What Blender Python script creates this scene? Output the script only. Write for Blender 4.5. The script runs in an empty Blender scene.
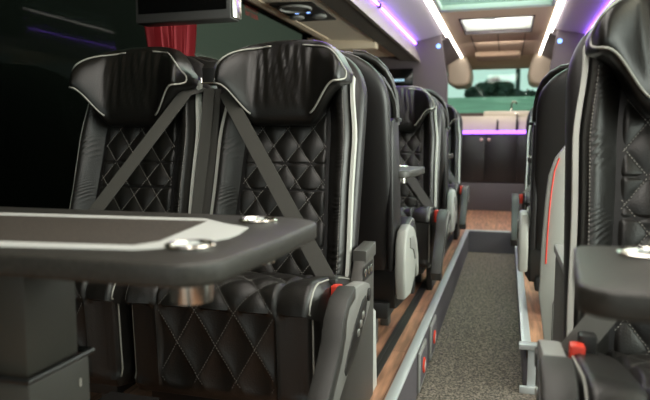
import bpy, bmesh, math, random
from mathutils import Vector, Matrix
random.seed(4)
PI = math.pi
scn = bpy.context.scene
COL = scn.collection

# ------------------------------------------------------------------ materials
def mat(name, col, rough=.5, metal=0., bump=0., bscale=200., emit=None, estr=0., spec=.5, var=0., vscale=8., coat=0., stretch=None):
    m = bpy.data.materials.new(name); m.use_nodes = True
    nt = m.node_tree; b = nt.nodes['Principled BSDF']
    b.inputs['Base Color'].default_value = (*col, 1)
    b.inputs['Roughness'].default_value = rough
    b.inputs['Metallic'].default_value = metal
    b.inputs['Specular IOR Level'].default_value = spec
    b.inputs['Coat Weight'].default_value = coat
    if emit:
        b.inputs['Emission Color'].default_value = (*emit, 1)
        b.inputs['Emission Strength'].default_value = estr
    tc = nt.nodes.new('ShaderNodeTexCoord')
    vec = tc.outputs['Object']
    if stretch:
        mp = nt.nodes.new('ShaderNodeMapping'); mp.inputs['Scale'].default_value = stretch
        nt.links.new(vec, mp.inputs['Vector']); vec = mp.outputs['Vector']
    if bump:
        n = nt.nodes.new('ShaderNodeTexNoise'); n.inputs['Scale'].default_value = bscale
        n.inputs['Detail'].default_value = 3
        nt.links.new(vec, n.inputs['Vector'])
        bp = nt.nodes.new('ShaderNodeBump'); bp.inputs['Strength'].default_value = bump
        bp.inputs['Distance'].default_value = .002
        nt.links.new(n.outputs['Fac'], bp.inputs['Height'])
        nt.links.new(bp.outputs['Normal'], b.inputs['Normal'])
    if var:
        n = nt.nodes.new('ShaderNodeTexNoise'); n.inputs['Scale'].default_value = vscale
        n.inputs['Detail'].default_value = 5
        nt.links.new(vec, n.inputs['Vector'])
        r = nt.nodes.new('ShaderNodeValToRGB')
        r.color_ramp.elements[0].position = .3; r.color_ramp.elements[1].position = .7
        r.color_ramp.elements[0].color = (*[max(0, c*(1-var)) for c in col], 1)
        r.color_ramp.elements[1].color = (*[min(1, c*(1+var)) for c in col], 1)
        nt.links.new(n.outputs['Fac'], r.inputs['Fac'])
        nt.links.new(r.outputs['Color'], b.inputs['Base Color'])
    return m

def emis(name, col, s):
    m = bpy.data.materials.new(name); m.use_nodes = True
    nt = m.node_tree; nt.nodes.clear()
    e = nt.nodes.new('ShaderNodeEmission'); o = nt.nodes.new('ShaderNodeOutputMaterial')
    e.inputs[0].default_value = (*col, 1); e.inputs[1].default_value = s
    nt.links.new(e.outputs[0], o.inputs[0]); return m

def glass(name, tint, gloss=.9):
    m = bpy.data.materials.new(name); m.use_nodes = True
    nt = m.node_tree; nt.nodes.clear()
    o = nt.nodes.new('ShaderNodeOutputMaterial'); mx = nt.nodes.new('ShaderNodeMixShader')
    t = nt.nodes.new('ShaderNodeBsdfTransparent'); g = nt.nodes.new('ShaderNodeBsdfGlossy')
    lw = nt.nodes.new('ShaderNodeLayerWeight'); lw.inputs['Blend'].default_value = .5
    pw = nt.nodes.new('ShaderNodeMath'); pw.operation = 'POWER'; pw.inputs[1].default_value = 4.5
    f = nt.nodes.new('ShaderNodeMath'); f.operation = 'MULTIPLY_ADD'; f.inputs[1].default_value = .85; f.inputs[2].default_value = .03
    nt.links.new(lw.outputs['Facing'], pw.inputs[0]); nt.links.new(pw.outputs[0], f.inputs[0])
    t.inputs[0].default_value = (*tint, 1); g.inputs['Color'].default_value = (gloss,)*3+(1,)
    g.inputs['Roughness'].default_value = .01
    nt.links.new(f.outputs[0], mx.inputs[0]); nt.links.new(t.outputs[0], mx.inputs[1])
    nt.links.new(g.outputs[0], mx.inputs[2]); nt.links.new(mx.outputs[0], o.inputs[0]); return m

def wood_floor():
    m = bpy.data.materials.new('wood_floor'); m.use_nodes = True
    nt = m.node_tree; b = nt.nodes['Principled BSDF']; L = nt.links
    tc = nt.nodes.new('ShaderNodeTexCoord')
    mp = nt.nodes.new('ShaderNodeMapping'); mp.inputs['Rotation'].default_value = (0, 0, PI/2)
    L.new(tc.outputs['Object'], mp.inputs['Vector'])
    br = nt.nodes.new('ShaderNodeTexBrick'); br.inputs['Scale'].default_value = 1
    br.inputs['Brick Width'].default_value = .62; br.inputs['Row Height'].default_value = .095
    br.inputs['Mortar Size'].default_value = .0012
    br.inputs['Color1'].default_value = (.66, .37, .225, 1); br.inputs['Color2'].default_value = (.50, .26, .165, 1)
    br.inputs['Mortar'].default_value = (.12, .06, .04, 1)
    L.new(mp.outputs[0], br.inputs['Vector'])
    mp2 = nt.nodes.new('ShaderNodeMapping'); mp2.inputs['Scale'].default_value = (26, 2.5, 1)
    L.new(tc.outputs['Object'], mp2.inputs['Vector'])
    n = nt.nodes.new('ShaderNodeTexNoise'); n.inputs['Scale'].default_value = 1.5; n.inputs['Detail'].default_value = 6
    L.new(mp2.outputs[0], n.inputs['Vector'])
    r = nt.nodes.new('ShaderNodeValToRGB'); r.color_ramp.elements[0].position = .35; r.color_ramp.elements[1].position = .7
    r.color_ramp.elements[0].color = (.5, .5, .5, 1); r.color_ramp.elements[1].color = (1.15, 1.1, 1.08, 1)
    L.new(n.outputs['Fac'], r.inputs['Fac'])
    mx = nt.nodes.new('ShaderNodeMix'); mx.data_type = 'RGBA'; mx.blend_type = 'MULTIPLY'; mx.inputs['Factor'].default_value = 1
    L.new(br.outputs['Color'], mx.inputs['A']); L.new(r.outputs['Color'], mx.inputs['B'])
    L.new(mx.outputs['Result'], b.inputs['Base Color'])
    b.inputs['Roughness'].default_value = .38
    return m

def carpet():
    m = bpy.data.materials.new('loop_carpet'); m.use_nodes = True
    nt = m.node_tree; b = nt.nodes['Principled BSDF']; L = nt.links
    tc = nt.nodes.new('ShaderNodeTexCoord')
    v = nt.nodes.new('ShaderNodeTexVoronoi'); v.inputs['Scale'].default_value = 125
    L.new(tc.outputs['Object'], v.inputs['Vector'])
    n = nt.nodes.new('ShaderNodeTexNoise'); n.inputs['Scale'].default_value = 60; n.inputs['Detail'].default_value = 4
    L.new(tc.outputs['Object'], n.inputs['Vector'])
    mul = nt.nodes.new('ShaderNodeMath'); mul.operation = 'MULTIPLY'
    L.new(v.outputs['Distance'], mul.inputs[0]); L.new(n.outputs['Fac'], mul.inputs[1])
    r = nt.nodes.new('ShaderNodeValToRGB')
    r.color_ramp.elements[0].position = .08; r.color_ramp.elements[1].position = .45
    r.color_ramp.elements[0].color = (.018, .017, .015, 1); r.color_ramp.elements[1].color = (.27, .225, .18, 1)
    L.new(mul.outputs[0], r.inputs['Fac']); L.new(r.outputs['Color'], b.inputs['Base Color'])
    bp = nt.nodes.new('ShaderNodeBump'); bp.inputs['Strength'].default_value = .7; bp.inputs['Distance'].default_value = .004
    L.new(v.outputs['Distance'], bp.inputs['Height']); L.new(bp.outputs[0], b.inputs['Normal'])
    b.inputs['Roughness'].default_value = .95
    return m

LEATHER = mat('black_leather', (.011, .0100, .0084), .40, bump=.35, bscale=240, spec=.6)
LEATHER_H = mat('smooth_black_leather', (.008, .0074, .0064), .32, bump=.2, bscale=200, spec=.5)
SHELL = mat('black_seat_back', (.012, .011, .011), .42, bump=.15, bscale=250)
THREAD = mat('pale_thread', (.42, .40, .36), .7)
THREAD_SHADED = mat('shaded_thread', (.16, .155, .14), .7)  # darker copy of the thread, cushion shade put into its colour
STRIPM = mat('pale_silver_strip', (.66, .68, .62), .4)
PIPING = mat('silver_piping', (.40, .40, .355), .4, metal=.1)
WEB = mat('grey_webbing', (.085, .083, .074), .55, bump=.4, bscale=500)
BLACKP = mat('black_plastic', (.014, .014, .013), .45)
PADM = mat('armrest_pad_black', (.035, .034, .031), .5, bump=.2, bscale=300)
DGREY = mat('dark_grey_plastic', (.085, .082, .074), .5, bump=.2, bscale=400)
MGREY = mat('mid_grey_plastic', (.26, .26, .245), .45, bump=.15, bscale=300)
LGREY = mat('light_grey_plastic', (.38, .39, .36), .42)
RED = mat('red_plastic', (.75, .06, .035), .35, emit=(1, .08, .04), estr=0)
CHROME = mat('chrome', (.78, .76, .70), .18, metal=1)
STEEL = mat('brushed_steel', (.5, .5, .47), .38, metal=.8)
ALU = mat('anodised_aluminium', (.60, .63, .64), .36, metal=.35)
TABLE = mat('charcoal_table', (.036, .034, .029), .42, bump=.25, bscale=350, var=.25, vscale=120)
INLAY = mat('speckled_brown_inlay', (.060, .051, .041), .55, var=.55, vscale=260)
WHITE = mat('white_inlay', (.62, .64, .61), .4)
CREAM = mat('cream_trim', (.74, .66, .54), .55, bump=.1, bscale=150)
TAN = mat('tan_trim', (.68, .56, .42), .6)
BROWN = mat('brown_headliner', (.42, .31, .22), .8, bump=.3, bscale=300)
CORNER = mat('beige_corner_trim', (.42, .35, .27), .6)
LIPM = mat('grey_beige_rack_lip', (.24, .21, .175), .5)
COVE = mat('pale_cove_panel', (.40, .37, .42), .5)
BULK = mat('mauve_grey_bulkhead', (.075, .058, .062), .6)
DARKW = mat('dark_wall_trim', (.022, .021, .02), .6)
CAB = mat('black_cabinet', (.016, .014, .015), .35)
KICK = mat('grey_kick_panel', (.10, .088, .10), .6)
CREAMW = mat('cream_counter_panel', (.62, .56, .44), .5)
CURT = mat('red_curtain_cloth', (.24, .004, .010), .75, bump=.3, bscale=200)
SCREEN = mat('off_screen', (.004, .004, .004), .15)
GREEN = mat('lawn_green', (.20, .34, .24), .9, var=.25, vscale=1.2)
TREE = mat('dark_foliage', (.018, .035, .022), .9, var=.5, vscale=3)
POLE = mat('dark_pole', (.03, .045, .04), .8)
FLOORM = wood_floor(); CARPET = carpet()
STRIP_W = emis('white_light_strip', (1, .95, .86), 14)
LED_P = emis('violet_led', (.42, .14, 1.0), 3.6)
LED_V = emis('lavender_led', (.30, .11, 1.0), 24)
LED_B = emis('blue_led', (.25, .45, 1.0), 3)
TXT_B = emis('pale_blue_screen_text', (.45, .7, .85), 1.2)
GLASS_L = glass('tinted_side_glass', (.22, .245, .21), .07)
GLASS_R = glass('rear_glass', (.70, .83, .78), .15)
GLASS_C = glass('clear_glass', (.9, .95, .93))
GLASS_RF = glass('roof_glass', (.66, .80, .74), .4)

# ------------------------------------------------------------------ helpers
def newobj(name, bm, m, parent=None, smooth=True, loc=None, recalc=True):
    me = bpy.data.meshes.new(name)
    if recalc: bmesh.ops.recalc_face_normals(bm, faces=bm.faces)
    bm.to_mesh(me); bm.free()
    for mm in (m if isinstance(m, (list, tuple)) else [m]): me.materials.append(mm)
    if smooth:
        for p in me.polygons: p.use_smooth = True
        try: me.set_sharp_from_angle(angle=math.radians(38))
        except Exception: pass
    o = bpy.data.objects.new(name, me); COL.objects.link(o)
    if parent: o.parent = parent
    if loc: o.location = loc
    return o

def tag(o, label, cat, group=None):
    o['label'] = label; o['category'] = cat
    if group: o['group'] = group
    return o
def thing(name, label, cat, loc=(0, 0, 0), rz=0, group=None):
    o = bpy.data.objects.new(name, None); COL.objects.link(o); o.empty_display_size = .1
    o.location = loc; o.rotation_euler = (0, 0, rz)
    return tag(o, label, cat, group)
def struct(name, bm, m, parent=None, smooth=True):
    o = newobj(name, bm, m, parent, smooth)
    if not parent: o['kind'] = 'structure'
    return o

def box(bm, x0, x1, y0, y1, z0, z1, bev=0., seg=2, mi=0):
    r = bmesh.ops.create_cube(bm, size=1)
    vs = r['verts']
    for v in vs:
        v.co = Vector(((x0+x1)/2 + v.co.x*(x1-x0), (y0+y1)/2 + v.co.y*(y1-y0), (z0+z1)/2 + v.co.z*(z1-z0)))
    fs = set(f for v in vs for f in v.link_faces)
    if mi:
        for f in fs: f.material_index = mi
    if bev:
        es = list(set(e for v in vs for e in v.link_edges))
        bmesh.ops.bevel(bm, geom=es, offset=bev, segments=seg, affect='EDGES', profile=.5, clamp_overlap=True)
    return bm
def B(*a, **k): return box(bmesh.new(), *a, **k)

def prism(bm, pts, axis, a0, a1, bev=0., seg=2):
    """closed polygon pts extruded along axis ('x','y','z') from a0 to a1"""
    def P(p, a):
        return Vector((a, p[0], p[1])) if axis == 'x' else Vector((p[0], a, p[1])) if axis == 'y' else Vector((p[0], p[1], a))
    A = [bm.verts.new(P(p, a0)) for p in pts]; Bv = [bm.verts.new(P(p, a1)) for p in pts]
    n = len(pts); fA = bm.faces.new(A); fB = bm.faces.new(list(reversed(Bv)))
    for i in range(n): bm.faces.new((A[i], Bv[i], Bv[(i+1) % n], A[(i+1) % n]))
    bmesh.ops.recalc_face_normals(bm, faces=bm.faces)
    if bev:
        es = list(fA.edges)+list(fB.edges)
        bmesh.ops.bevel(bm, geom=es, offset=bev, segments=seg, affect='EDGES', profile=.5, clamp_overlap=True)
    return bm

def tube(bm, pts, r, n=8, closed=False):
    pts = [Vector(p) for p in pts]; N = len(pts); rings = []
    up = Vector((0, 0, 1)); prev = None
    for i, p in enumerate(pts):
        if closed: t = pts[(i+1) % N]-pts[i-1]
        else: t = pts[min(i+1, N-1)]-pts[max(i-1, 0)]
        t.normalize()
        a = prev if prev else (up if abs(t.z) < .9 else Vector((1, 0, 0)))
        s = t.cross(a);
        if s.length < 1e-5: s = t.cross(Vector((1, 0, .01)))
        s.normalize(); u = s.cross(t).normalized(); prev = u
        rr = r[i] if isinstance(r, (list, tuple)) else r
        rings.append([bm.verts.new(p + s*math.cos(2*PI*k/n)*rr + u*math.sin(2*PI*k/n)*rr) for k in range(n)])
    M = N if closed else N-1
    for i in range(M):
        a, b = rings[i], rings[(i+1) % N]
        for k in range(n): bm.faces.new((a[k], a[(k+1) % n], b[(k+1) % n], b[k]))
    if not closed:
        bm.faces.new(list(reversed(rings[0]))); bm.faces.new(rings[-1])
    return bm

def ribbon(bm, pts, wdir, w, th, ndir):
    """flat strap: width along wdir, thickness along ndir"""
    wd = Vector(wdir).normalized()*w/2; nd = Vector(ndir).normalized()*th/2; rings = []
    for p in pts:
        p = Vector(p); rings.append([bm.verts.new(p+wd+nd), bm.verts.new(p-wd+nd), bm.verts.new(p-wd-nd), bm.verts.new(p+wd-nd)])
    for a, b in zip(rings, rings[1:]):
        for k in range(4): bm.faces.new((a[k], a[(k+1) % 4], b[(k+1) % 4], b[k]))
    bm.faces.new(rings[0][::-1]); bm.faces.new(rings[-1]); return bm

def lathe(bm, prof, c, n=32, axis='z'):
    c = Vector(c); rings = []
    for r, h in prof:
        ring = []
        for k in range(n):
            a = 2*PI*k/n; q = (r*math.cos(a), r*math.sin(a), h)
            if axis == 'y': q = (q[0], q[2], q[1])
            if axis == 'x': q = (q[2], q[0], q[1])
            ring.append(bm.verts.new(c+Vector(q)))
        rings.append(ring)
    for a, b in zip(rings, rings[1:]):
        for k in range(n): bm.faces.new((a[k], a[(k+1) % n], b[(k+1) % n], b[k]))
    bm.faces.new(rings[0][::-1]); bm.faces.new(rings[-1]); return bm

def loft(bm, rings, cap=True):
    R = [[bm.verts.new(p) for p in r] for r in rings]; n = len(R[0])
    for a, b in zip(R, R[1:]):
        for k in range(n): bm.faces.new((a[k], a[(k+1) % n], b[(k+1) % n], b[k]))
    if cap: bm.faces.new(R[0][::-1]); bm.faces.new(R[-1])
    return bm
def ss(a, b, x):
    t = min(1, max(0, (x-a)/(b-a))); return t*t*(3-2*t)
def sp(v, e): return math.copysign(abs(v)**e, v)

def text_bm(s, size, m, name, parent, loc, rot, ext=.0006):
    cu = bpy.data.curves.new(name, 'FONT'); cu.body = s; cu.size = size; cu.extrude = ext; cu.align_x = 'CENTER'; cu.align_y = 'CENTER'
    t = bpy.data.objects.new('tmp', cu); COL.objects.link(t)
    dg = bpy.context.evaluated_depsgraph_get()
    me = bpy.data.meshes.new_from_object(t.evaluated_get(dg)); me.name = name
    bpy.data.objects.remove(t); me.materials.clear(); me.materials.append(m)
    o = bpy.data.objects.new(name, me); COL.objects.link(o); o.parent = parent
    o.location = loc; o.rotation_euler = rot; return o

# ------------------------------------------------------------------ seat
W = .234
def yf(z): return -.17+(z-.40)*.27
def pa(z): return .150/W + .05*ss(.9, .5, z)
def wz(z): return (1+.03*ss(.75, .45, z))*(1-.085*ss(.86, 1.06, z))
def wr(x, z, k):
    a = math.sin(z*230+4*math.sin(x*35+k)+3*math.sin(z*29+k)); return (1-abs(a)**.7*2)*(.45+.55*math.sin(z*41+k*2.1+x*20))
def quilt(px, pz):
    u = px/.092+pz/.118; v = px/.092-pz/.118
    return (abs(math.sin(PI*u))**.6)*(abs(math.sin(PI*v))**.6)
HL = (.790, .702, .52)     # horizontal seams of the backrest
def front(a, z):
    """point on the front surface of the backrest"""
    x = a*W*wz(z); A = abs(a); p = pa(z); fwd = 0
    if A < p:
        fwd = .010*quilt(a*W*wz(z), z-HL[0])*ss(p, p-.06, A) - .004*ss(p-.08, p, A)
        for h in HL: fwd -= .006*math.exp(-((z-h)/.004)**2)
        fwd -= .012*ss(0, p, A)*0
    else:
        t = (A-p)/(1-p)
        hb = .062
        if t < .75: fwd = -.004+(hb+.004)*(ss(-.25, .68, t)-ss(-.25, .68, 0))/(1-ss(-.25, .68, 0))
        else: fwd = hb-(hb+.035)*(1-math.sqrt(max(0, 1-((t-.75)/.25)**2)))
        fwd += .0055*wr(x, z, 1 if a > 0 else 4)*math.sin(PI*min(1, t*1.05))*(.65+.35*math.sin(z*9+a*3))
    return Vector((x, yf(z)-fwd, z))

def grid(bm, f, us, vs):
    V = [[bm.verts.new(f(u, v)) for u in us] for v in vs]
    for r0, r1 in zip(V, V[1:]):
        for i in range(len(us)-1): bm.faces.new((r0[i], r0[i+1], r1[i+1], r1[i]))
    return bm
def lin(a, b, n): return [a+(b-a)*i/(n-1) for i in range(n)]

def dash(bm, p, q, nrm, w=.0014, th=.0011):
    d = (q-p); s = d.cross(nrm).normalized()*w/2; nn = nrm.normalized()*th
    vs = [bm.verts.new(c) for c in (p+s, p-s, q-s, q+s, p+s+nn, p-s+nn, q-s+nn, q+s+nn)]
    for f in ((4, 5, 6, 7), (0, 1, 5, 4), (1, 2, 6, 5), (2, 3, 7, 6), (3, 0, 4, 7)): bm.faces.new([vs[i] for i in f])

def back_meshes():
    bm = bmesh.new(); grid(bm, front, lin(-1, 1, 141), lin(.36, 1.10, 230)); out = {'back': bm}
    st = bmesh.new()
    def seam(pts):
        nonlocal st
        for i in range(0, len(pts)-1, 2):
            dash(st, pts[i]+Vector((0, -.0036, 0)), pts[i+1]+Vector((0, -.0036, 0)), Vector((0, -1, .27)))
    for fam in (1, -1):
        for k in range(-14, 15):
            pts = []
            for i in range(180):
                z = .42+i*.0031; x = fam*(k*.092-(z-HL[0])*.092/.118)
                if abs(x)/W/wz(z) < pa(z)-.03:
                    p = front(x/W/wz(z), z); pts.append(p)
                elif len(pts) > 1: break
                else: pts = []
            if len(pts) > 2: seam(pts)
    out['stitch'] = st
    for nm, s in (('seamR', 1), ('seamL', -1)):
        st = bmesh.new(); seam([front(s*(.925), .42+i*.004) for i in range(155)]); out[nm] = st
    # shell
    bm = bmesh.new(); rings = []
    for i in range(40):
        z = .34+i*.86/39; t = max(0, (z-.98)/.22)
        hw = .255*math.sqrt(max(.02, 1-t**2.6*.9)) if t > 0 else .255
        lo = ss(.34, .40, z); hw *= .9+.1*lo
        d = .060*(1-.5*t**3)*(.75+.25*lo); y = yf(z)+.058
        rings.append([Vector((hw*sp(math.cos(a), .35), y+d*sp(math.sin(a), .55), z)) for a in [2*PI*k/48 for k in range(48)]])
    loft(bm, rings); out['shell'] = bm
    # headrest
    HW = .226
    def zt(s): return 1.212-.105*abs(s)**3.4
    def zb(s): return .918+.125*ss(.40, .90, abs(s))
    def ring(s, ph):
        A = abs(s); t, b = zt(s), zb(s); zc, hz = (t+b)/2, (t-b)/2
        e = math.sqrt(max(.0, 1-((A-.86)/.14)**2*.97)) if A > .86 else 1
        z = zc+hz*sp(math.sin(ph), .62)*(e*.75+.25)
        wing = .085*ss(.38, .92, A)-.05*ss(.93, 1.0, A)
        th = .062*e
        y0 = yf(z)-.03-wing*(1 if math.cos(ph) > 0 else .75)
        c = sp(math.cos(ph), .55)
        fold = 0
        if c > 0:
            q = max(0, (1.2-z)/.24); x = s*HW
            for xa, xb, dd, ww in ((-.125, -.105, .0035, .010), (-.085, -.05, .006, .007), (-.06, -.005, .005, .006), (-.035, .02, .006, .008), (-.01, .055, .005, .006), (.02, .075, .006, .007), (.05, .085, .004, .006), (.085, .12, .003, .010), (-.10, -.095, .003, .005)):
                xc = xa+(xb-xa)*q**1.3+.004*math.sin(q*7+xa*90)
                fold -= 1.7*dd*math.exp(-((x-xc)/ww)**2)*ss(0, .12, q)*ss(1.0, .55, q)*c
            fold += .006*math.sin(PI*min(1, max(0, (z-b)/(t-b+1e-6))))
        return Vector((s*HW, y0-th*c-fold, z))
    bm = bmesh.new(); n = 64
    sv = [math.sin(PI/2*q) for q in lin(-1, 1, 81)]
    loft(bm, [[ring(s, 2*PI*k/n) for k in range(n)] for s in sv]); out['head'] = bm
    # piping round the headrest wings
    for nm, sg in (('pipeL', -1), ('pipeR', 1)):
        bm = bmesh.new(); pts = []
        for s in lin(.46, .93, 18): pts.append(ring(sg*s, -PI*.22))
        for ph, s in ((-.2, .955), (-.14, .972), (-.07, .98), (0, .982), (.07, .98), (.14, .972), (.2, .955)): pts.append(ring(sg*s, PI*ph))
        for s in lin(.93, .25, 22): pts.append(ring(sg*s, PI*.27))
        c = Vector((0, -.004, 0)); tube(bm, [p+c for p in pts], .0031, 8)
        bm2 = bm; out[nm] = bm2
    # silver side strip
    for nm, sg in (('sideL', -1), ('sideR', 1)):
        bm = bmesh.new()
        pts = [(sg*(.2365*wz(z)+.004), yf(z)-.014, z) for z in lin(.41, 1.08, 24)]
        ribbon(bm, pts, (0, 1, -.27), .025, .011, (1, 0, 0)); out[nm] = bm
    return out

# cushion profile (local y,z), ordered from back over the top and round the front
CP = []
for i in range(46): CP.append((-.13-i*.40/45, .455+.012*math.sin(PI*i/45)))
for i in range(1, 15):
    a = PI/2*i/15; CP.append((-.53-.085*math.sin(a), .37+.085*math.cos(a)))
for i in range(20): CP.append((-.615+.012*(i/19), .37-.215*i/19))
for i in range(1, 6):
    a = PI/2*i/6; CP.append((-.60+.02*math.sin(a)+.0, .155-.03*math.sin(a)))
CN = len(CP)
CP = [(y, z-(y+.36)*.21) for y, z in CP]
CP += [(-.50, .155), (-.3, .155), (-.14, .17), (-.12, .22), (-.12, .34)]
CW = .274
def cush(a, i):
    y, z = CP[i % len(CP)]; A = abs(a); n = Vector((0, 0, 0)); d = 0
    cy, cz = -.36, .31
    e = ss(.90, 1, A); k = 1-.16*e*e
    if 2 < i < CN-5:
        y0, z0 = CP[i-1]; y1, z1 = CP[i+1]; t = Vector((0, y1-y0, z1-z0)).normalized(); n = Vector((0, t.z, -t.y))
        s = i*.0089
        if A < .64: d = .012*quilt(a*CW*.82, (s-.03)*.82)*ss(.64, .6, A)-.004*ss(.60, .64, A)
        else: d = .016*math.sin(PI*min(1, (A-.64)/.30)*.5)**.8 + .0006*wr(y, A, 2)
    p = Vector((a*CW, cy+(y-cy)*k, cz+(z-cz)*k))
    return p - n*d if n.z < 0 else p + n*d
def cushion_meshes():
    out = {}; bm = bmesh.new()
    loft(bm, [[cush(a, i) for i in range(len(CP))] for a in [sp(q, .9) for q in lin(-1, 1, 111)]]); out['cush'] = bm
    st = bmesh.new()
    for fam in (1, -1):
        for k in range(-16, 17):
            pts = []
            for j in range(0, 300):
                s = .03+j*.0028; i = s/.0089
                if i > CN-7: break
                x = fam*(k*.092/.82-(s-.03)*.092/.118)
                if abs(x)/CW < .60:
                    i0 = int(i); f = i-i0
                    if i0 < 3: continue
                    p = cush(x/CW, i0).lerp(cush(x/CW, i0+1), f)
                    y0, z0 = CP[i0]; y1, z1 = CP[i0+1]; nn = Vector((0, z0-z1, y0-y1)); nn = -nn if nn.z < 0 or (abs(nn.z) < 1e-4 and nn.y > 0) else nn
                    nn = Vector((0, -abs(nn.y), abs(nn.z))).normalized()
                    pts.append((p+nn*.001, nn))
                elif pts: break
            for q in range(0, len(pts)-1, 2): dash(st, pts[q][0], pts[q+1][0], pts[q][1])
    out['cstitch'] = st
    for nm, sg in (('cpipeR', 1), ('cpipeL', -1)):
        out[nm] = tube(bmesh.new(), [cush(sg*.955, i)+Vector((0, -.001, .001)) for i in range(4, CN-4, 2)], .0026, 6)
    return out

SM = {}
def store(d):
    for k, bm in d.items():
        bmesh.ops.recalc_face_normals(bm, faces=bm.faces)
        me = bpy.data.meshes.new(k); bm.to_mesh(me); bm.free()
        for p in me.polygons: p.use_smooth = True
        SM[k] = me
store(back_meshes()); store(cushion_meshes())
me = SM['back']
if sum(p.normal.y for p in me.polygons) > 0: me.flip_normals()
for k in ('shell', 'sideL', 'sideR', 'cush'):
    try: SM[k].set_sharp_from_angle(angle=math.radians(50))
    except Exception: pass

def inst(name, key, m, parent):
    me = SM[key]
    if not me.materials: me.materials.append(m)
    o = bpy.data.objects.new(name, me); COL.objects.link(o); o.parent = parent; return o

ARM = [(-.49, .482), (-.36, .470), (-.30, .452), (-.285, .42), (-.30, .385), (-.36, .35), (-.45, .315), (-.575, .265), (-.665, .225), (-.74, .175),
       (-.80, .165), (-.83, .20), (-.80, .25), (-.74, .295), (-.685, .34), (-.645, .385), (-.625, .43), (-.58, .468)]
def seat(label, x, y, aisle, away=False, belt=0, console=False, full=True, grey=False, group=None, adx=0, az=0, by=0, arm=True):
    """aisle: +1 if the aisle lies on the world +x side; belt: local side of the shoulder strap"""
    t = thing('coach_seat', label, 'seat', (x, y, 0), PI if away else 0, group)
    s = -aisle if away else aisle            # aisle side in local x
    b = inst('backrest', 'back', LEATHER, t); inst('stitching', 'stitch', THREAD, b); inst('edge_seam', 'seamL', THREAD, b); inst('edge_seam', 'seamR', THREAD, b)
    inst('seat_back_shell', 'shell', SHELL, t)
    h = inst('headrest', 'head', LEATHER_H, t)
    inst('piping', 'pipeL', PIPING, h); inst('piping', 'pipeR', PIPING, h)
    inst('side_strip', 'sideL', STRIPM, t); inst('side_strip', 'sideR', STRIPM, t)
    c = inst('seat_cushion', 'cush', LEATHER, t); inst('stitching', 'cstitch', THREAD_SHADED, c); inst('piping', 'cpipeL', PIPING, c); inst('piping', 'cpipeR', PIPING, c)
    bm = B(-.23, .23, -.56, -.10, .13, .20, bev=.01); newobj('seat_frame', bm, BLACKP, t)
    for q in (-1, 1):
        for yy in (-.47, -.17): newobj('leg', B(q*.15-.02, q*.15+.02, yy-.03, yy+.03, 0, .14, bev=.004), DGREY, t)
    if away and full:
        # flat leather side wing with the grab handle at the shoulder
        wing = [(-.03, .35), (-.11, .345), (-.17, .365), (-.205, .42), (-.205, .52), (-.185, .70), (-.145, .85), (-.12, .94), (-.05, .955), (.01, .94), (.02, .90), (-.01, .6)]
        bm = bmesh.new(); prism(bm, wing, 'x', *sorted((s*.236, s*.262)), .009, 3); sw = newobj('side_wing', bm, SHELL, t)
        rim = [(.11, .04, 1.195), (.15, .03, 1.19), (.19, .01, 1.17), (.218, -.02, 1.14), (.236, -.055, 1.10), (.246, -.085, 1.05), (.25, -.105, 1.0), (.25, -.115, .93)]
        newobj('shoulder_rim', tube(bmesh.new(), [(s*x, y, z) for x, y, z in rim], .017, 12), LEATHER_H, sw)
        inn = [(.15, .07, 1.14), (.19, .05, 1.13), (.222, .02, 1.10), (.243, -.02, 1.06), (.254, -.05, 1.02), (.257, -.068, .98), (.257, -.073, .945)]
        newobj('grab_handle', tube(bmesh.new(), [(s*x, y, z) for x, y, z in inn], .0105, 10), LEATHER_H, sw)
        bm = bmesh.new(); lathe(bm, [(.012, -.006), (.024, -.004), (.026, .006), (.020, .012), (.008, .012)], (s*.257, -.074, .945), 20)
        newobj('handle_cup', bm, BLACKP, sw)
    if belt:
        bs = belt
        p0 = Vector((bs*.210, yf(1.02)-.082, 1.035)); p1 = Vector((-bs*.262 if belt != aisle else -bs*.09, -.425+by, .468))
        d = (p1-p0).normalized(); n = Vector((0, -1, .3)).normalized(); w = d.cross(n).normalized()
        pm = [p0.lerp(p1, q) for q in lin(0, 1, 8)]
        pre = [Vector((bs*.226, yf(1.04)+.02, 1.06))]
        sb = newobj('seat_belt', ribbon(bmesh.new(), pre+pm, w, .048, .0022, n), WEB, t, smooth=False)
        bo = .172 if belt == aisle else adx*1.25; bz = .02 if adx else 0
        bx = -bs*(.268-bo)
        bm = B(bx-.016, bx+.016, -.445+by, -.410+by, .425+bz, .492+bz, bev=.006); newobj('belt_tongue', bm, BLACKP, sb)
        bx = -bs*(.288-bo)
        bm = B(bx-.013, bx+.013, -.470+by, -.435+by, .41+bz, .478+bz, bev=.004); newobj('buckle', bm, RED, sb)
    if belt == aisle and not away and belt:           # window seats: shoulder guide and hanging strap
        gx = belt*.280
        bm = bmesh.new(); prism(bm, [(-.055, 1.12), (-.03, 1.145), (.0, 1.14), (.02, 1.09), (.01, 1.065), (-.05, 1.07)], 'x', gx-.024, gx+.024, .005)
        gd = newobj('belt_guide', bm, BLACKP, t)
        newobj('guide_rim', tube(bmesh.new(), [(gx-.026, -.054, 1.085), (gx-.022, -.057, 1.068), (gx+.022, -.057, 1.068), (gx+.026, -.054, 1.085)], .0035, 6), CHROME, gd)
        bm = bmesh.new(); ribbon(bm, [(gx, -.045, 1.05), (gx, -.09, .85), (gx-.004, -.15, .62), (gx-.004, -.19, .45)], (1, 0, 0), .042, .003, (0, 1, -.3))
        ribbon(bm, [(gx+.012, -.02, 1.05), (gx+.012, -.06, .85), (gx+.01, -.12, .62), (gx+.01, -.16, .45)], (1, 0, 0), .042, .003, (0, 1, -.3))
        newobj('hanging_strap', bm, WEB, t, smooth=False)
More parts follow.
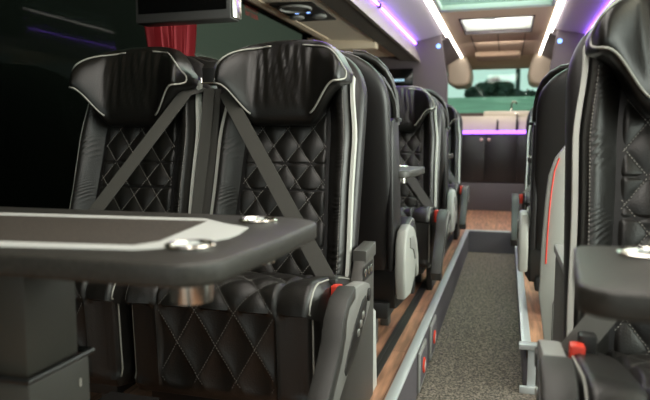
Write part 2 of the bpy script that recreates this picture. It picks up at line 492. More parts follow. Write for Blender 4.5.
    if arm and full:
        x0, x1 = sorted((s*.308, s*.348))
        m_body = LGREY if grey else MGREY
        bm = bmesh.new(); prism(bm, ARM, 'x', x0, x1, .006)
        a = newobj('armrest', bm, m_body, t, loc=(-s*adx, 0, az))
        pad = [(-.50, .489), (-.585, .476), (-.632, .436), (-.654, .388), (-.695, .345), (-.75, .30), (-.812, .253), (-.842, .20), (-.808, .156), (-.745, .166), (-.77, .20), (-.755, .235),
               (-.70, .285), (-.635, .335), (-.60, .38), (-.59, .42), (-.565, .445), (-.50, .455)]
        x0, x1 = sorted((s*.302, s*.354)); bm = bmesh.new(); prism(bm, pad, 'x', x0, x1, .007)
        newobj('armrest_pad', bm, PADM if not grey else LGREY, a)
        bm = bmesh.new()
        rec = [(-.35, .41), (-.365, .432), (-.40, .428), (-.49, .385), (-.56, .335), (-.60, .295), (-.585, .278), (-.53, .285), (-.45, .32), (-.37, .372)]
        prism(bm, rec, 'x', *sorted((s*.342, s*.3505)), .001); newobj('recess', bm, BLACKP, a)
        for q in range(3): newobj('recline_button', B(*sorted((s*.343, s*.354)), -.47+q*.028, -.45+q*.028, .343+q*.017, .362+q*.017, bev=.003), STEEL, a)
        bm = bmesh.new(); lathe(bm, [(.019, -.003), (.019, .003), (.014, .005), (.004, .005)], (s*.349, -.325, .425), 20, 'x'); newobj('pivot_cap', bm, BLACKP, a)
    if grey:
        # pale side cover of the recline mechanism
        x0, x1 = sorted((s*.268, s*.312))
        bm = bmesh.new(); prism(bm, [(-.03, .46), (-.07, .51), (-.16, .525), (-.26, .50), (-.34, .445), (-.40, .36), (-.42, .28), (-.40, .255), (-.37, .30), (-.32, .33), (-.29, .27), (-.18, .225), (-.05, .235), (-.02, .33)], 'x', x0, x1, .012, 3)
        newobj('side_cover', bm, LGREY, t)
        bm = bmesh.new(); prism(bm, [(-.12, .475), (-.20, .47), (-.27, .42), (-.30, .36), (-.27, .36), (-.22, .41), (-.13, .43)], 'x', *sorted((s*.3, s*.318)), .003)
        newobj('cover_grip', bm, MGREY, t)
    if console:
        x0, x1 = sorted((s*.266, s*.303))
        bm = bmesh.new(); prism(bm, [(-.55, 0), (-.03, 0), (-.035, .49), (-.17, .49), (-.26, .38), (-.55, .38)], 'x', x0, x1, .004)
        k = newobj('side_console', bm, DGREY, t)
        bm = bmesh.new(); prism(bm, [(-.17, .485), (-.02, .485), (-.02, .53), (-.17, .522)], 'x', *sorted((s*.262, s*.307)), .004)
        newobj('console_top', bm, DGREY, k)
        bm = B(*sorted((s*.303, s*.3045)), -.20, -.06, .43, .475); newobj('socket_panel', bm, BLACKP, k)
        for yy in (-.17, -.12, -.082): newobj('socket', B(*sorted((s*.3035, s*.307)), yy-.012, yy+.012, .44, .465, bev=.003), CHROME, k)
        bm = bmesh.new(); prism(bm, [(-.02, 0), (.05, 0), (.02, .28), (-.02, .30)], 'x', *sorted((s*.26, s*.30)), .003)
        newobj('foot_cover', bm, WHITE, t)
    elif full and not away:
        bm = bmesh.new(); prism(bm, [(-.38, .0), (-.06, .0), (-.03, .15), (-.03, .30), (-.40, .20)], 'x', *sorted((s*.225, s*.26)), .006)
        newobj('base_cover', bm, BLACKP if not grey else DGREY, t)
    return t

LX, WXs = -.70, -1.283
seat('black quilted leather aisle seat behind the large table, grey belt crossing it', LX-.024, 2.05, 1, belt=-1, console=True)
seat('black quilted leather window seat under the hanging monitor, belt crossing from its aisle shoulder', WXs-.01, 2.05, 1, belt=1, full=False)
seat('black seat turned to the back, directly behind the large nearest aisle seat', -.685, 2.37, 1, away=True, grey=True, arm=False)
seat('black window seat turned to the back, its top showing beside the red curtain', WXs, 2.37, 1, away=True, full=False)
seat('black quilted aisle seat facing the small table in mid-cabin on the left', -.66, 3.95, 1, belt=-1)
seat('black aisle seat turned to the back, behind the mid-cabin quilted seat', -.66, 4.27, 1, away=True, grey=True, arm=False)
seat('farthest black quilted aisle seat on the left, close to the rear cabinets', -.66, 5.85, 1, belt=-1)
seat('black quilted leather seat cut by the right edge, belt running to a red buckle', .385, 1.55, -1, belt=1, adx=.028, az=.03, by=.095)
seat('black seat turned to the back with a curved shoulder handle, behind the right-hand near seat', .375, 3.05, -1, away=True, grey=True, arm=False)
seat('narrow view of a black seat with pale piping, farthest on the right of the aisle', .39, 5.15, -1, belt=1)

# ------------------------------------------------------------------ tables
def arc(cx, cy, r, a0, a1, n=6): return [(cx+r*math.cos(math.radians(a)), cy+r*math.sin(math.radians(a))) for a in lin(a0, a1, n)]
def ring_holder(x, y, z, parent):
    bm = bmesh.new()
    lathe(bm, [(.020, -.078), (.030, -.076), (.032, -.04), (.029, .0005), (.036, .001), (.0365, .004), (.033, .0062), (.028, .004), (.0265, -.004), (.025, -.05), (.001, -.052)], (x, y, z), 40)
    #
    newobj('cup_holder', bm, CHROME, parent)
MGREY2 = mat('grey_post_metal', (.052, .049, .040), .5, bump=.2, bscale=500)
def table(label, x0, x1, y0, y1, z, right=False, inlay=True, th=.031, post=None, rings=(), lab2=None):
    t = thing('fixed_table', label, 'table', ((x0+x1)/2, (y0+y1)/2, 0)); ox, oy = (x0+x1)/2, (y0+y1)/2
    if not right:
        pts = [(x0, y0), ] + [(x1-.13, y0-.02)] + arc(x1-.075, y0+.045, .065, -80, -10, 6) + [(x1, y0+.18)] + arc(x1-.065, y1-.075, .065, 0, 70, 5) + [(x1-.09, y1+.005), (x0, y1)]
    else:
        pts = [(x1, y0), (x1, y1)] + arc(x0+.035, y1-.04, .03, 100, 170, 4) + [(x0-.003, y1-.12)] + arc(x0+.03, y0+.04, .045, 190, 260, 6)
    pts = [(p[0]-ox, p[1]-oy) for p in pts]
    bm = bmesh.new(); prism(bm, pts, 'z', z-th, z, .006, 3); top = newobj('tabletop', bm, TABLE, t)
    if inlay:
        a = z+.0012
        out = [(x0+.1, y0-.03), (-.682, .699), (-.489, .728), (-.435, .765), (-.405, .86), (-.407, .90), (-.422, .972), (-.483, 1.008), (-.55, 1.062), (-1.0, 1.033), (x0+.1, .99)]
        inn = [(x0+.13, y0+.0), (-.716, .736), (-.507, .760), (-.49, .80), (-.527, 1.023), (-.95, .985), (x0+.13, .94)]
        _o = [(x0+.1, y0+.045), (x1-.36, y0+.025), (x1-.175, y0+.06), (x1-.115, y0+.105), (x1-.095, y0+.20), (x1-.095, y0+.275), (x1-.165, y0+.335), (x1-.245, y1-.05), (x0+.1, y1-.06)]
        _i = [(x0+.13, y0+.075), (x1-.385, y0+.060), (x1-.21, y1-.125), (x1-.25, y1-.105), (x0+.13, y1-.105)]
        bm = bmesh.new(); prism(bm, [(p[0]-ox, p[1]-oy) for p in out], 'z', z-.001, a); newobj('white_border', bm, WHITE, top, smooth=False)
        bm = bmesh.new(); prism(bm, [(p[0]-ox, p[1]-oy) for p in inn], 'z', z-.001, a+.0008); newobj('speckled_panel', bm, INLAY, top, smooth=False)
    if not post: newobj('wall_bracket', B(*((x0-ox, x0-ox+.12) if not right else (x1-ox-.1, x1-ox+.02)), -.12, .12, z-.16, z-th, bev=.01), DGREY, t)
    for rx, ry in rings: ring_holder(rx-ox, ry-oy, z, top)
    if post:
        px, py = post[0]-ox, post[1]-oy
        newobj('post', B(px-.065, px+.065, py-.06, py+.06, .49, z-th, bev=.004), MGREY2, t)
        lo = newobj('post_sleeve', B(px-.078, px+.078, py-.073, py+.073, 0, .492, bev=.006), MGREY2, t)
        bm = bmesh.new(); q = .08
        tube(bm, [(px+a*q, py+b*(q-.004), .498) for a, b in ((1, -1), (1, 0), (1, 1), (0, 1), (-1, 1), (-1, 0), (-1, -1), (0, -1))], .006, 8, closed=True); newobj('collar', bm, BLACKP, lo)
        bm = bmesh.new()
        for yy, zz in ((-.02, .43), (.045, .45)): newobj('height_mark', B(px+.0775, px+.0795, py+yy-.002, py+yy+.002, zz-.006, zz+.008), THREAD, lo, smooth=False)
        text_bm('9', .022, THREAD, 'height_mark', lo, (px+.058, py-.0738, .425), (PI/2, 0, 0))
    return t
MGREY2 = mat('grey_post_metal', (.052, .049, .040), .5, bump=.2, bscale=500)
table('large charcoal table with white bordered inlay and two chrome cup holders in the left foreground', -1.70, -.330, .675, 1.135, .72, post=(-.78, .835), rings=((-.425, .775), (-.438, 1.055)))
table('charcoal table end with one chrome cup holder at the right edge of the photo', .088, .95, .665, .965, .72, right=True, inlay=False, rings=((.178, .885),), post=(.62, .82))
table('small grey table in mid-cabin between the left aisle seats', -1.70, -.37, 2.52, 2.99, .745, inlay=False, rings=((-.47, 2.62), (-.48, 2.9)))
table('farthest small table on the left, in front of the last quilted aisle seat', -1.70, -.40, 4.45, 4.95, .765, inlay=False)
table('far right small table edge seen in front of the last seat', .13, 1.46, 3.9, 4.3, .765, right=True, inlay=False)

# ------------------------------------------------------------------ small things near the seats
t = thing('control_box', 'dark square control box on the floor below the window-side cushion', 'box', (-.93, 1.28, 0))
newobj('housing', B(-.075, .075, -.02, .10, 0, .20, bev=.004), mat('dark_box', (.012, .010, .009), .6), t)
bm = bmesh.new(); box(bm, -.05, -.02, -.024, -.019, .14, .17); box(bm, 0, .045, -.024, -.019, .15, .17); newobj('slot', bm, BLACKP, t)

# middle-door partition with the red line
t = thing('door_partition', 'light grey curved partition with a red line beside the right stairwell', 'partition', (.17, 2.6, 0))
out = [(0, 0), (.14, 0), (.14, .36), (.075, .40), (.060, .50), (.075, .84), (.045, .85), (.010, .80), (-.012, .73), (-.022, .62), (-.030, .45), (-.034, .25)]
bm = bmesh.new(); prism(bm, [(x, z) for x, z in out], 'y', -.02, .02, .006); newobj('panel', bm, LGREY, t)
bm = bmesh.new(); tube(bm, [(.024, -.021, .80), (.008, -.022, .75), (.0, -.022, .68), (-.006, -.022, .60), (-.010, -.022, .50), (-.013, -.022, .38)], .0035, 6); newobj('red_line', bm, RED, t)
bm = bmesh.new(); tube(bm, [(.02, -.021, .02), (.02, -.021, .22), (.04, -.021, .28), (.12, -.021, .30)], .002, 6); newobj('panel_seam', bm, DGREY, t)

t = thing('stair_guard', 'dark grey sloping guard panel beside the right near seat, above the stairwell', 'panel', (.165, 1.75, 0))
bm = bmesh.new(); prism(bm, [(-.12, 0), (.30, 0), (.30, .50), (.26, .53), (-.12, .53)], 'x', -.012, .012, .004); newobj('panel', bm, DGREY, t)
newobj('top_edge', B(-.018, .014, -.12, .30, .52, .545, bev=.005), MGREY, t)

# monitor
t = thing('monitor', 'black monitor hanging over the window seat, top left', 'monitor', (-1.215, 2.22, 1.325))
newobj('screen_housing', B(-.205, .205, -.035, .05, 0, .33, bev=.008), mat('monitor_grey', (.07, .07, .068), .4), t)
newobj('screen', B(-.188, .188, -.039, -.034, .035, .315), SCREEN, t, smooth=False)
newobj('side_cap', B(.202, .214, -.03, .045, .005, .325, bev=.004), CHROME, t)
newobj('bracket', B(-.05, .05, 0, .04,   .33, .397, bev=.004), BLACKP, t)

# curtain
def curtain():
    bm = bmesh.new(); rings = []
    for i in range(24):
        f = i/23; z = 1.77-f*.95; c = 2.83+.02*f; hw = .25*(1-.35*ss(.2, .75, f)); r = []
        for k in range(90):
            q = k/89*2-1; r.append(Vector((-1.64+.022*math.sin(q*32)+.008*math.sin(q*75+f*3), c+q*hw, z)))
        r += [v+Vector((-.006, 0, 0)) for v in reversed(r)]
        rings.append(r)
    loft(bm, rings); return bm
tag(newobj('curtain', curtain(), CURT), 'gathered red curtain hanging at the side window under the monitor', 'curtain')

# ------------------------------------------------------------------ shell of the coach
XL, XR, YF, YB = -1.72, 1.46, -2.4, 9.0
WY = 2.72     # front end of the raised floor right of the gangway
bm = bmesh.new()
box(bm, XL-.1, -.34, YF, YB, -.06, 0); box(bm, .10, XR+.1, WY, YB, -.06, 0); box(bm, -.34, .10, 6.05, YB, -.06, 0); box(bm, .32, XR+.1, YF, 1.75, -.06, 0)
struct('floor', bm, FLOORM, smooth=False)
bm = bmesh.new(); box(bm, -.44, .8, YF, 6.1, -.26, -.20); struct('floor_gangway', bm, CARPET, smooth=False)
bm = bmesh.new(); box(bm, -.36, -.338, YF, 6.05, -.20, -.002); box(bm, .09, .105, WY, 6.05, -.2, -.002); box(bm, -.34, .10, 6.04, 6.06, -.20, -.002)
box(bm, .145, .8, WY, WY+.02, -.2, -.002); box(bm, .31, .33, YF, 1.75, -.2, -.002)
struct('trim_gangway_sides', bm, KICK, smooth=False)
bm = bmesh.new(); box(bm, -.372, -.332, YF, 6.08, 0, .012, bev=.004); struct('trim_gangway_left', bm, ALU)
bm = bmesh.new(); box(bm, .078, .118, WY, 6.08, 0, .012, bev=.004); struct('trim_gangway_right', bm, ALU)
bm = bmesh.new(); box(bm, -.372, .118, 6.04, 6.085, 0, .012, bev=.004); struct('trim_gangway_end', bm, ALU)
bm = bmesh.new(); box(bm, .068, .16, WY-.045, WY+.005, -.012, .012, bev=.004); box(bm, .105, .14, WY-.03, WY-.01, -.2, -.01, bev=.003); box(bm, .075, .14, WY-.05, WY-.03, -.2, -.17, bev=.003)
struct('trim_step', bm, ALU)
# seat rail sunk in the wood floor
bm = bmesh.new(); box(bm, -.478, -.462, 1.2, 6.2, 0, .004); box(bm, -.452, -.436, 1.2, 6.2, 0, .004); box(bm, -.464, -.450, 1.2, 6.2, 0, .0015)
struct('trim_seat_rail', bm, mat('dark_rail', (.045, .045, .04), .4), smooth=False)
# round red-and-white floor lights in grey frames on the side of the gangway
for i, (yy, lb) in enumerate(((2.62, 'nearer'), (3.02, 'farther'))):
    t = thing('emergency_socket', lb+' of two red and white round fittings in the left gangway side', 'socket', (-.338, yy, -.10))
    newobj('frame', B(0, .012, -.11, .11, -.085, .085, bev=.005), MGREY, t)
    newobj('face', B(.010, .0135, -.085, .085, -.065, .065, bev=.002), KICK, t)
    bm = bmesh.new(); lathe(bm, [(.034, 0), (.034, .004), (.028, .007), (.002, .007)], (.0135, 0, 0), 24, 'x'); d = newobj('red_disc', bm, RED, t)
    bm = bmesh.new(); prism(bm, [(-.02, -.006), (-.006, -.006), (-.006, -.02), (.006, -.02), (.006, -.006), (.02, -.006), (.02, .006), (.006, .006), (.006, .02), (-.006, .02), (-.006, .006), (-.02, .006)], 'x', .019, .0215); newobj('white_mark', bm, WHITE, d, smooth=False)

# left wall, window
bm = bmesh.new(); box(bm, XL-.06, XL, YF, 6.6, -.26, .50); box(bm, XL-.06, XL, YF, 6.6, 1.80, 2.1); box(bm, XL-.06, XL, 5.33, YB, .50, 1.80); box(bm, XL-.06, XL, 6.6, YB, -.26, .7); box(bm, XL-.06, XL, YF, YF+.5, .7, 1.8)
struct('wall_left', bm, DARKW, smooth=False)
w1 = struct('window_1', B(XL-.012, XL-.004, YF+.5, 5.33, .50, 1.80), GLASS_L, smooth=False)
bm = bmesh.new(); box(bm, XL-.03, XL+.004, YF+.5, 5.33, 1.79, 1.81); box(bm, XL-.03, XL+.004, YF+.5, 5.33, .49, .51); box(bm, XL-.03, XL+.004, 5.31, 5.34, .5, 1.8)
newobj('window_seal', bm, BLACKP, w1, smooth=False)
redtxt = mat('red_sticker_text', (.36, .03, .03), .5)
st = thing('window_sticker', 'small red lettering in two lines high on the left window', 'sticker', (XL+.001, 4.06, 1.755))
for i, s in enumerate(('EMERGENCY', 'EXIT DOOR')): text_bm(s, .042, redtxt, 'lettering', st, (0, .0, .012-i*.042), (PI/2, 0, PI/2), .0004)

# right wall: low wall, windows and glazed middle door
bm = bmesh.new(); box(bm, XR, XR+.06, YF, 1.75, -.26, .75); box(bm, XR, XR+.06, WY, YB, -.26, .75); box(bm, XR, XR+.06, YF, YB, 1.80, 2.1); box(bm, XR, XR+.06, 6.6, YB, .75, 1.8); box(bm, XR, XR+.06, 1.72, 1.78, -.26, 1.8); box(bm, XR, XR+.06, WY-.03, WY+.03, -.26, 1.8)
struct('wall_right', bm, DARKW, smooth=False)
struct('window_2', B(XR+.02, XR+.026, YF, 1.72, .75, 1.80), GLASS_C, smooth=False)
struct('window_3', B(XR+.02, XR+.026, WY, 6.6, .75, 1.80), GLASS_C, smooth=False)
struct('door_1', B(XR+.02, XR+.026, 1.78, WY-.03, -.26, 1.80), GLASS_C, smooth=False)

# ceiling: central part with two roof hatches
ZC = 1.95
bm = bmesh.new()
box(bm, -.60, .345, YF, 3.2, ZC, ZC+.05)
for a, b in ((-.60, -.585), (.33, .345)): box(bm, a, b, 3.2, 5.42, ZC, ZC+.05)
box(bm, -.60, .345, 5.42, 5.80, ZC, ZC+.05); box(bm, -.60, -.455, 5.80, 6.65, ZC, ZC+.05); box(bm, .20, .345, 5.80, 6.65, ZC, ZC+.05); box(bm, -.60, .345, 6.65, YB, ZC, ZC+.05)
box(bm, XL-.06, XR+.06, YF, YB, 2.12, 2.16) if False else None
struct('ceiling', bm, BROWN, smooth=False)
w = struct('window_4', B(-.585, .33, 3.2, 5.42, ZC+.03, ZC+.036), GLASS_RF, smooth=False)
bm = bmesh.new()
for a in ((-.585, -.555, 3.2, 5.42), (.30, .33, 3.2, 5.42), (-.585, .33, 5.33, 5.42), (-.585, .33, 3.2, 3.26)): box(bm, a[0], a[1], a[2], a[3], ZC-.012, ZC+.03, bev=.005)
newobj('hatch_frame', bm, mat('pale_hatch_frame', (.45, .52, .47), .5), w)
frost = mat('frosted_hatch', (.8, .82, .78), .6)
frost.node_tree.nodes['Principled BSDF'].inputs['Transmission Weight'].default_value = .9
w = struct('window_5', B(-.455, .20, 5.80, 6.65, ZC+.03, ZC+.036), frost, smooth=False)
bm = bmesh.new(); tube(bm, [(-.19+.055*math.cos(a), 5.93+.05*math.sin(a), ZC+.02) for a in lin(0, 2*PI*.97, 20)], .009, 8, closed=True); newobj('hatch_handle', bm, LGREY, w)
bm = bmesh.new()
for a in ((-.455, -.44, 5.80, 6.65), (.185, .20, 5.80, 6.65), (-.455, .2, 5.8, 5.815), (-.455, .2, 6.635, 6.65)): box(bm, *a, ZC-.006, ZC+.03)
newobj('hatch_frame', bm, BULK, w)
# seams in the upholstered rear ceiling
bm = bmesh.new()
for xx in (-.40, -.13, .14): box(bm, xx-.006, xx+.006, 6.75, 8.6, ZC-.004, ZC+.001)
struct('trim_ceiling_seams', bm, mat('dark_seam', (.07, .05, .04), .8), smooth=False)
t = thing('ceiling_vent', 'brown air vent block on the rear ceiling above the back window', 'vent', (-.15, 8.2, ZC))
newobj('vent_housing', B(-.27, .27, -.25, .25, -.065, 0, bev=.03, seg=3), BROWN, t)
bm = bmesh.new()
for k in range(4): box(bm, -.2, .2, -.256, -.247, -.058+k*.012, -.053+k*.012)
newobj('vent_slats', bm, mat('vent_tan', (.45, .30, .20), .6), t)

# luggage racks, coves and light strips, both sides
def rack(side):
    c = -.127
    m = (lambda x: x) if side < 0 else (lambda x: 2*c-x)
    n = 'left' if side < 0 else 'right'
    def S(name, pts, y0, y1, mm, bev=0): 
        bm = bmesh.new(); prism(bm, [(m(p[0]), p[1]) for p in pts], 'y', y0, y1, bev); return struct(name, bm, mm, smooth=bool(bev))
    S('ceiling_cove_'+n, [(-.60, 1.965), (-.66, 1.955), (-.985, 1.885), (-.985, 1.925), (-.60, 2.0)], YF, 6.6, COVE)
    S('ceiling_rack_lip_'+n, [(-.965, 1.875), (-.99, 1.90), (-1.05, 1.90), (-.93, 1.68), (-.895, 1.675)], YF, 6.6, LIPM, .006)
    S('ceiling_rack_channel_'+n, [(-.93, 1.685), (-1.10, 1.70), (-1.10, 1.76), (-.99, 1.78)], YF, 6.6, mat('channel_grey_'+n, (.10, .09, .075), .7))
    S('ceiling_service_panel_'+n, [(-1.09, 1.712), (-1.52, 1.735), (-1.52, 1.80), (-1.09, 1.80)], YF, 5.3, CREAM)
    S('ceiling_window_trim_'+n, [(-1.50, 1.728), (-1.56, 1.728), (m(XL) if side < 0 else 2*c-XR, 1.805), (m(XL) if side < 0 else 2*c-XR, 1.86), (-1.50, 1.86)], YF, 5.33, TAN)
    S('ceiling_rack_top_'+n, [(-.98, 1.92), (-1.78, 1.95), (-1.78, 2.0), (-.60, 2.02), (-.60, 2.0)], YF, YB, DARKW)
    S('ceiling_rear_shelf_'+n, [(-.99, 1.74), (-1.72, 1.76), (-1.72, 1.80), (-.99, 1.80)], 5.42, 6.6, TAN)
    S('ceiling_beam_'+n, [(-1.11, 1.655), (-1.72, 1.655), (-1.72, 1.765), (-1.11, 1.765)], 5.30, 5.42, TAN, .008)
    # bulkhead
    bm = bmesh.new(); prism(bm, [(m(-.70), 2.0), (m(-.62), 1.5), (m(-.60), 0), (m(-1.78), 0), (m(-1.78), 2.0)], 'y', 6.6, 6.68, .01); struct('wall_bulkhead_'+n, bm, BULK)
    # rear end of the cove, over the gangway beyond the bulkhead
    S('ceiling_rear_cove_'+n, [(-.60, 1.95), (-.60, 2.0), (-1.78, 2.0), (-1.78, 1.80), (-.80, 1.83)], 6.68, 9.0, BULK)
    # light strips are things
    a = tag(newobj('light_strip', box(bmesh.new(), *sorted((m(-.60), m(-.648))), 1.0, 8.45, ZC-.012, ZC+.01, bev=.004), STRIP_W), 'long white ceiling light strip along the %s side of the gangway' % n, 'light strip')
    for y0, y1, w_ in ((3.0, 4.63, 'nearer'), (4.68, 6.58, 'rear')):
        bm = bmesh.new(); tube(bm, [(m(-.948), y0, 1.868), (m(-.948), y1, 1.868)], .0065, 8)
        o = tag(newobj('led_strip', bm, LED_V), '%s violet tube light on the %s luggage rack edge' % (w_, n), 'led light')
    bm = B(*sorted((m(-.932), m(-.964))), 4.63, 4.68, 1.85, 1.882, bev=.004); tag(newobj('led_clip', bm, BLACKP), 'black clip joining the violet tube lights on the %s rack' % n, 'clip')
    bm = bmesh.new(); lathe(bm, [(.022, 0), (.022, -.006), (.012, -.008), (.001, -.008)], (m(-.715), 6.59, 1.835), 16, 'y'); tag(newobj('indicator_light', bm, LED_B), 'small round blue light on the %s bulkhead under the ceiling' % n, 'light')
    # cream moulding at the end of the strip
    bm = bmesh.new(); prism(bm, [(m(-.60), 1.95), (m(-.54), 1.95), (m(-.50), 1.85), (m(-.48), 1.72), (m(-.50), 1.62), (m(-.56), 1.575), (m(-.70), 1.575), (m(-.78), 1.62), (m(-.80), 1.95)], 'y', 8.35, 9.0, .04, 4)
    struct('trim_corner_'+n, bm, CORNER)
rack(-1); rack(1)

# service unit with speaker and reading lights under the left rack
t = thing('service_unit', 'black overhead service unit with round speaker under the left luggage rack', 'speaker unit', (-1.33, 4.0, 1.722))
newobj('plate', B(-.13, .15, -.27, .30, -.012, 0, bev=.004), BLACKP, t)
bm = bmesh.new(); tube(bm, [(.0+.10*math.cos(a), -.15+.10*math.sin(a), -.016) for a in lin(0, 2*PI*31/32, 32)], .009, 8, closed=True); newobj('speaker_ring', bm, MGREY, t)
bm = bmesh.new()
lathe(bm, [(.085, -.013), (.06, -.02), (.01, -.022)], (0, -.15, 0), 24); newobj('speaker_grille', bm, DGREY, t)
for xx in (-.08, .08):
    bm = bmesh.new(); lathe(bm, [(.05, -.012), (.05, -.024), (.035, -.03), (.01, -.026)], (xx, .12, 0), 20); newobj('reading_lamp', bm, MGREY, t)
for xx in (-.04, .04):
    newobj('call_light', B(xx-.012, xx+.012, -.01, .01, -.016, -.012, bev=.002), LED_B, t)
t = thing('air_nozzle_panel', 'cream overhead panel with small buttons, nearer than the black speaker unit', 'panel', (-1.33, 3.3, 1.722))
newobj('plate', B(-.16, .16, -.28, .28, -.008, 0, bev=.003), CREAM, t)
for k, (xx, yy) in enumerate(((-.08, -.1), (-.03, 0), (.03, .06), (.09, .12))):
    newobj('button', B(xx-.02, xx+.02, yy-.015, yy+.015, -.012, -.008, bev=.002), TAN, t)

# small screen on the left bulkhead
t = thing('bulkhead_display', 'dark bulkhead display with a short pale blue line of text', 'display', (-1.13, 6.57, 1.515))
newobj('housing', B(-.17, .16, 0, .03, -.11, .10, bev=.006), SCREEN, t)
bm = bmesh.new()
for k in range(6): box(bm, -.055+k*.021, -.038+k*.021, -.003, .001, -.03, -.006, bev=.002)
newobj('screen_text', bm, TXT_B, t)

# ------------------------------------------------------------------ rear: cabinet, counter, window
YC = 7.9
t = thing('rear_cabinet', 'black two-door cabinet below the violet light at the end of the gangway', 'cabinet', (-.15, YC, 0))
newobj('body', B(-.50, .62, .02, .5, .34, .94, bev=.004), CAB, t)
for a, b, k in ((-.50, -.125, -.165), (-.115, .25, -.075)):
    d = newobj('door', B(a, b, 0, .02, .35, .92, bev=.005), CAB, t)
    bm = bmesh.new(); lathe(bm, [(.019, 0), (.019, -.008), (.012, -.014), (.001, -.015)], (k, 0, .875), 16, 'y'); newobj('knob', bm, mat('pinkish_knob', (.75, .5, .45), .3, metal=.4), d)
newobj('door', B(.26, .62, 0, .02, .35, .92, bev=.005), CAB, t)
tag(newobj('step_block', B(-.66, .5, YC-.02, YC+.5, 0, .34, bev=.006), KICK), 'grey carpeted block under the rear cabinet', 'plinth')
bm = B(-.66, .50, YC-.03, YC-.005, .945, .985, bev=.006)
tag(newobj('light_bar', bm, LED_P), 'violet light bar across the top of the rear cabinet', 'led light')
t = thing('counter', 'cream counter with raised right part below the rear window', 'counter', (-.15, 8.0, .95))
newobj('counter_body', B(-.52, .66, 0, .98, 0, .215, bev=.01), CREAMW, t)
newobj('raised_part', B(-.15, .66, .02, .98, .21, .275, bev=.01), CREAMW, t)
bm = bmesh.new(); box(bm, -.51, -.16, .01, .9, .215, .255, bev=.004); newobj('dark_ledge', bm, mat('dark_brown_ledge', (.06, .035, .03), .6), t)
t = thing('coffee_tap', 'small dark upright tap at the rear counter', 'tap', (-.13, 7.96, .985))
bm = bmesh.new(); tube(bm, [(0, 0, 0), (0, 0, .10), (.0, -.01, .12), (0, -.03, .125)], .011, 8); newobj('spout', bm, BLACKP, t); newobj('base', B(-.02, .02, -.02, .02, -.005, .02, bev=.005), BLACKP, t)
t = thing('gooseneck_faucet', 'chrome gooseneck faucet at the right of the rear counter', 'faucet', (.03, 8.08, 1.23))
bm = bmesh.new(); tube(bm, [(0, 0, 0), (0, 0, .08)] + [(-.0+.03-.03*math.cos(a), 0, .08+.03*math.sin(a)) for a in lin(.3, PI, 8)], .009, 8); newobj('neck', bm, CHROME, t)
newobj('base', B(-.018, .018, -.018, .018, -.005, .02, bev=.004), CHROME, t)
t = thing('pump_dispenser', 'dark pump dispenser beside the gooseneck faucet', 'dispenser', (.10, 7.96, .985))
bm = bmesh.new(); lathe(bm, [(.014, 0), (.014, .13), (.007, .14), (.007, .20), (.002, .20)], (0, 0, 0), 12); newobj('bottle', bm, BLACKP, t); newobj('nozzle', B(-.03, .02, -.006, .006, .20, .212, bev=.002), CHROME, t)

# rear wall with a rounded window
def rounded(x0, x1, z0, z1, r, n=8):
    P = []
    for cx, cz, a in ((x1-r, z1-r, 0), (x0+r, z1-r, 90), (x0+r, z0+r, 180), (x1-r, z0+r, 270)):
        for q in range(n+1): 
            t_ = math.radians(a+90*q/n); P.append((cx+r*math.cos(t_), cz+r*math.sin(t_)))
    return P
def framed(bm, outer, inner, y0, y1):
    n = len(inner); N = []
    for y in (y0, y1):
        N.append(([bm.verts.new((p[0], y, p[1])) for p in outer], [bm.verts.new((p[0], y, p[1])) for p in inner]))
    for o_, i_ in N:
        for k in range(n): bm.faces.new((o_[k], o_[(k+1) % n], i_[(k+1) % n], i_[k]))
    for k in range(n):
        bm.faces.new((N[0][1][k], N[0][1][(k+1) % n], N[1][1][(k+1) % n], N[1][1][k]))
        bm.faces.new((N[0][0][k], N[0][0][(k+1) % n], N[1][0][(k+1) % n], N[1][0][k]))
wx0, wx1, wz0, wz1 = -.86, .62, 1.10, 1.86
inner = rounded(wx0, wx1, wz0, wz1, .07)
cx, cz = (wx0+wx1)/2, (wz0+wz1)/2
outer = []
for p in inner:
    dx, dz = p[0]-cx, p[1]-cz; k = min((1.62/abs(dx)) if dx else 99, ((2.05-cz if dz > 0 else cz+.1)/abs(dz)) if dz else 99); outer.append((cx+dx*k, cz+dz*k))
bm = bmesh.new(); framed(bm, outer, inner, YB, YB+.06); struct('wall_rear', bm, BROWN, smooth=False)
w = struct('window_6', B(wx0-.01, wx1+.01, YB+.03, YB+.036, wz0-.01, wz1+.01), GLASS_R, smooth=False)
# haunch above the window
bm = bmesh.new(); prism(bm, [(8.45, 1.95), (8.62, 1.87), (8.80, 1.845), (9.0, 1.84), (9.0, 2.0), (8.45, 2.0)], 'x', -.60, .345, .01); struct('trim_rear_header', bm, BROWN)

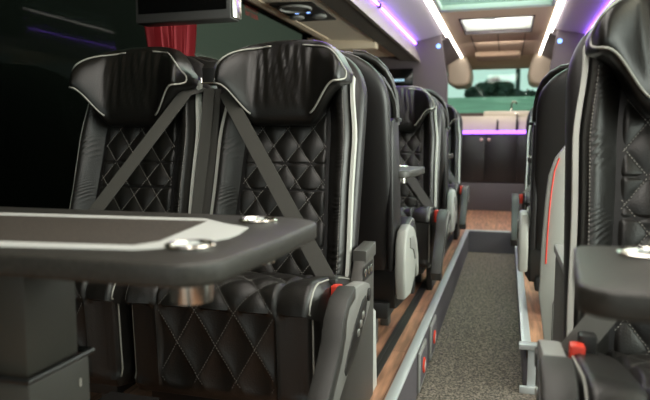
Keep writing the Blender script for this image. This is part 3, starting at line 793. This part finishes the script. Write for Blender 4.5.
# ------------------------------------------------------------------ outside
bm = bmesh.new(); box(bm, -60, 60, 12, 70, -1.3, -1.2); box(bm, -60, 60, -30, 12, -1.3, -1.2)
o = struct('ground', bm, mat('tarmac', (.12, .125, .12), .9)); 
bm = bmesh.new(); prism(bm, [(13.5, 1.44), (22, 2.32), (22, 2.2), (13.6, 1.3)], 'x', -8, 8)
t = thing('roofed_shed', 'long low building with green sheet roof seen through the rear window', 'building', (0, 0, -1.2))
o = newobj('roof', bm, GREEN, t, smooth=False); o.location = (0, 0, 1.2)
newobj('wall', B(-7.8, 7.8, 13.9, 21.8, 0, 2.5), CREAMW, t)
def clump(seed, c, R, n=260):
    rnd = random.Random(seed); bm = bmesh.new()
    for i in range(n):
        a = rnd.uniform(0, 2*PI); h = rnd.uniform(-1, 1); q = rnd.random()**.5; k = math.sqrt(1-h*h)
        p = Vector((R[0]*q*k*math.cos(a), R[1]*q*k*math.sin(a), R[2]*q*h))
        s = rnd.uniform(.16, .34)*R[2]
        r = bmesh.ops.create_icosphere(bm, subdivisions=1, radius=s, matrix=Matrix.Translation(p) @ Matrix.Rotation(rnd.uniform(0, 3), 4, 'X'))
        for v in r['verts']: v.co += Vector([rnd.uniform(-.25, .25)*s for _ in range(3)])
    return bm
for i, (x, y, z, R, lb) in enumerate(((-.75, 30, 2.75, (1.15, 1.0, .85), 'broad dark tree left of the pole behind the green roof'),
                                      (.75, 33, 2.75, (.75, .7, .55), 'low dark tree right of the pole behind the green roof'))):
    t = thing('tree', lb, 'tree', (x, y, -1.2))
    o = newobj('crown', clump(i, None, R), TREE, t, smooth=False, loc=(0, 0, z+1.2))
    newobj('trunk', tube(bmesh.new(), [(0, 0, 0), (.1, 0, 1.2), (0, 0, z+1.2)], [.22, .16, .1], 8), POLE, t)
bm = bmesh.new(); tube(bm, [(.30, 25, -1.2), (.30, 25, 9)], .09, 10); tag(newobj('utility_pole', bm, POLE), 'tall dark pole rising between the trees behind the coach', 'pole')
t = thing('window_dark_block', 'van-shaped dark block added outside to darken the left window, left of the curtain', 'dark block', (-4.6, 0, -1.2))  # added vehicle shape that only keeps this stretch of window dark
body = [(-6.5, .35), (7.0, .35), (7.05, 4.2), (6.9, 4.4), (-6.3, 4.4), (-6.6, 4.2)]
bm = bmesh.new(); prism(bm, body, 'x', -1.0, .6, .08, 3); newobj('body', bm, mat('dark_block_paint', (.02, .025, .025), .35), t)
for yy in (-4.2, 4.0):
    bm = bmesh.new(); lathe(bm, [(.2, -.1), (.42, -.1), (.45, -.04), (.45, .1), (.40, .13), (.12, .13)], (.55, yy, .45), 28, 'x'); newobj('wheel', bm, BLACKP, t)

# ------------------------------------------------------------------ light
wd = bpy.data.worlds.new('World'); scn.world = wd; wd.use_nodes = True
bg = wd.node_tree.nodes['Background']; bg.inputs[0].default_value = (.80, .90, .86, 1); bg.inputs[1].default_value = 1.35
def area(name, loc, rot, sx, sy, e, col=(1, 1, 1)):
    l = bpy.data.lights.new(name, 'AREA'); l.shape = 'RECTANGLE'; l.size = sx; l.size_y = sy; l.energy = e; l.color = col
    o = bpy.data.objects.new(name, l); COL.objects.link(o); o.location = loc; o.rotation_euler = rot; return o
area('windscreen_daylight', (-.1, YF-.1, 1.35), (PI/2, 0, 0), 2.4, 1.3, 1.5, (1, .97, .9))
area('door_daylight', (XR+.2, 2.0, 1.0), (0, PI/2, 0), 1.6, 2.4, 38, (1, .96, .9))
area('front_side_window_daylight', (XR+.25, .2, 1.35), (0, PI/2+.1, 0), .9, 2.2, 30, (1, .95, .88))
area('side_window_daylight', (XR+.3, 4.0, .95), (0, PI/2+.35, 0), 1.0, 4.4, 175, (1, .95, .88))
area('rear_counter_fill', (-.12, 7.2, ZC-.02), (.6, 0, 0), .5, .3, 20, (1, .94, .84))  # added fill to brighten the rear counter, not a known lamp
area('roof_hatch_daylight', (-.12, 4.3, ZC+.15), (0, 0, 0), .9, 2.1, 30, (1, .97, .9))
area('rear_hatch_daylight', (-.12, 6.2, ZC+.2), (0, 0, 0), .6, .8, 22, (1, .97, .9))
area('front_ceiling_lamp', (-.05, .6, ZC-.02), (0, 0, 0), .6, 2.4, 24, (1, .96, .88))

# ------------------------------------------------------------------ camera
cam = bpy.data.cameras.new('camera'); co = bpy.data.objects.new('camera', cam); COL.objects.link(co); scn.camera = co
cam.sensor_width = 36; cam.lens = 620/650*36; cam.clip_start = .02
a = math.atan(.2938); b = math.atan(60/620)
co.location = (0, 0, .87); co.rotation_euler = (PI/2-b, 0, a)
cam.dof.use_dof = True; cam.dof.focus_distance = 2.0; cam.dof.aperture_fstop = 3.4
vs = scn.view_settings; vs.view_transform = 'Standard'; vs.look = 'None'; vs.gamma = 1; vs.exposure = 0; vs.use_curve_mapping = False
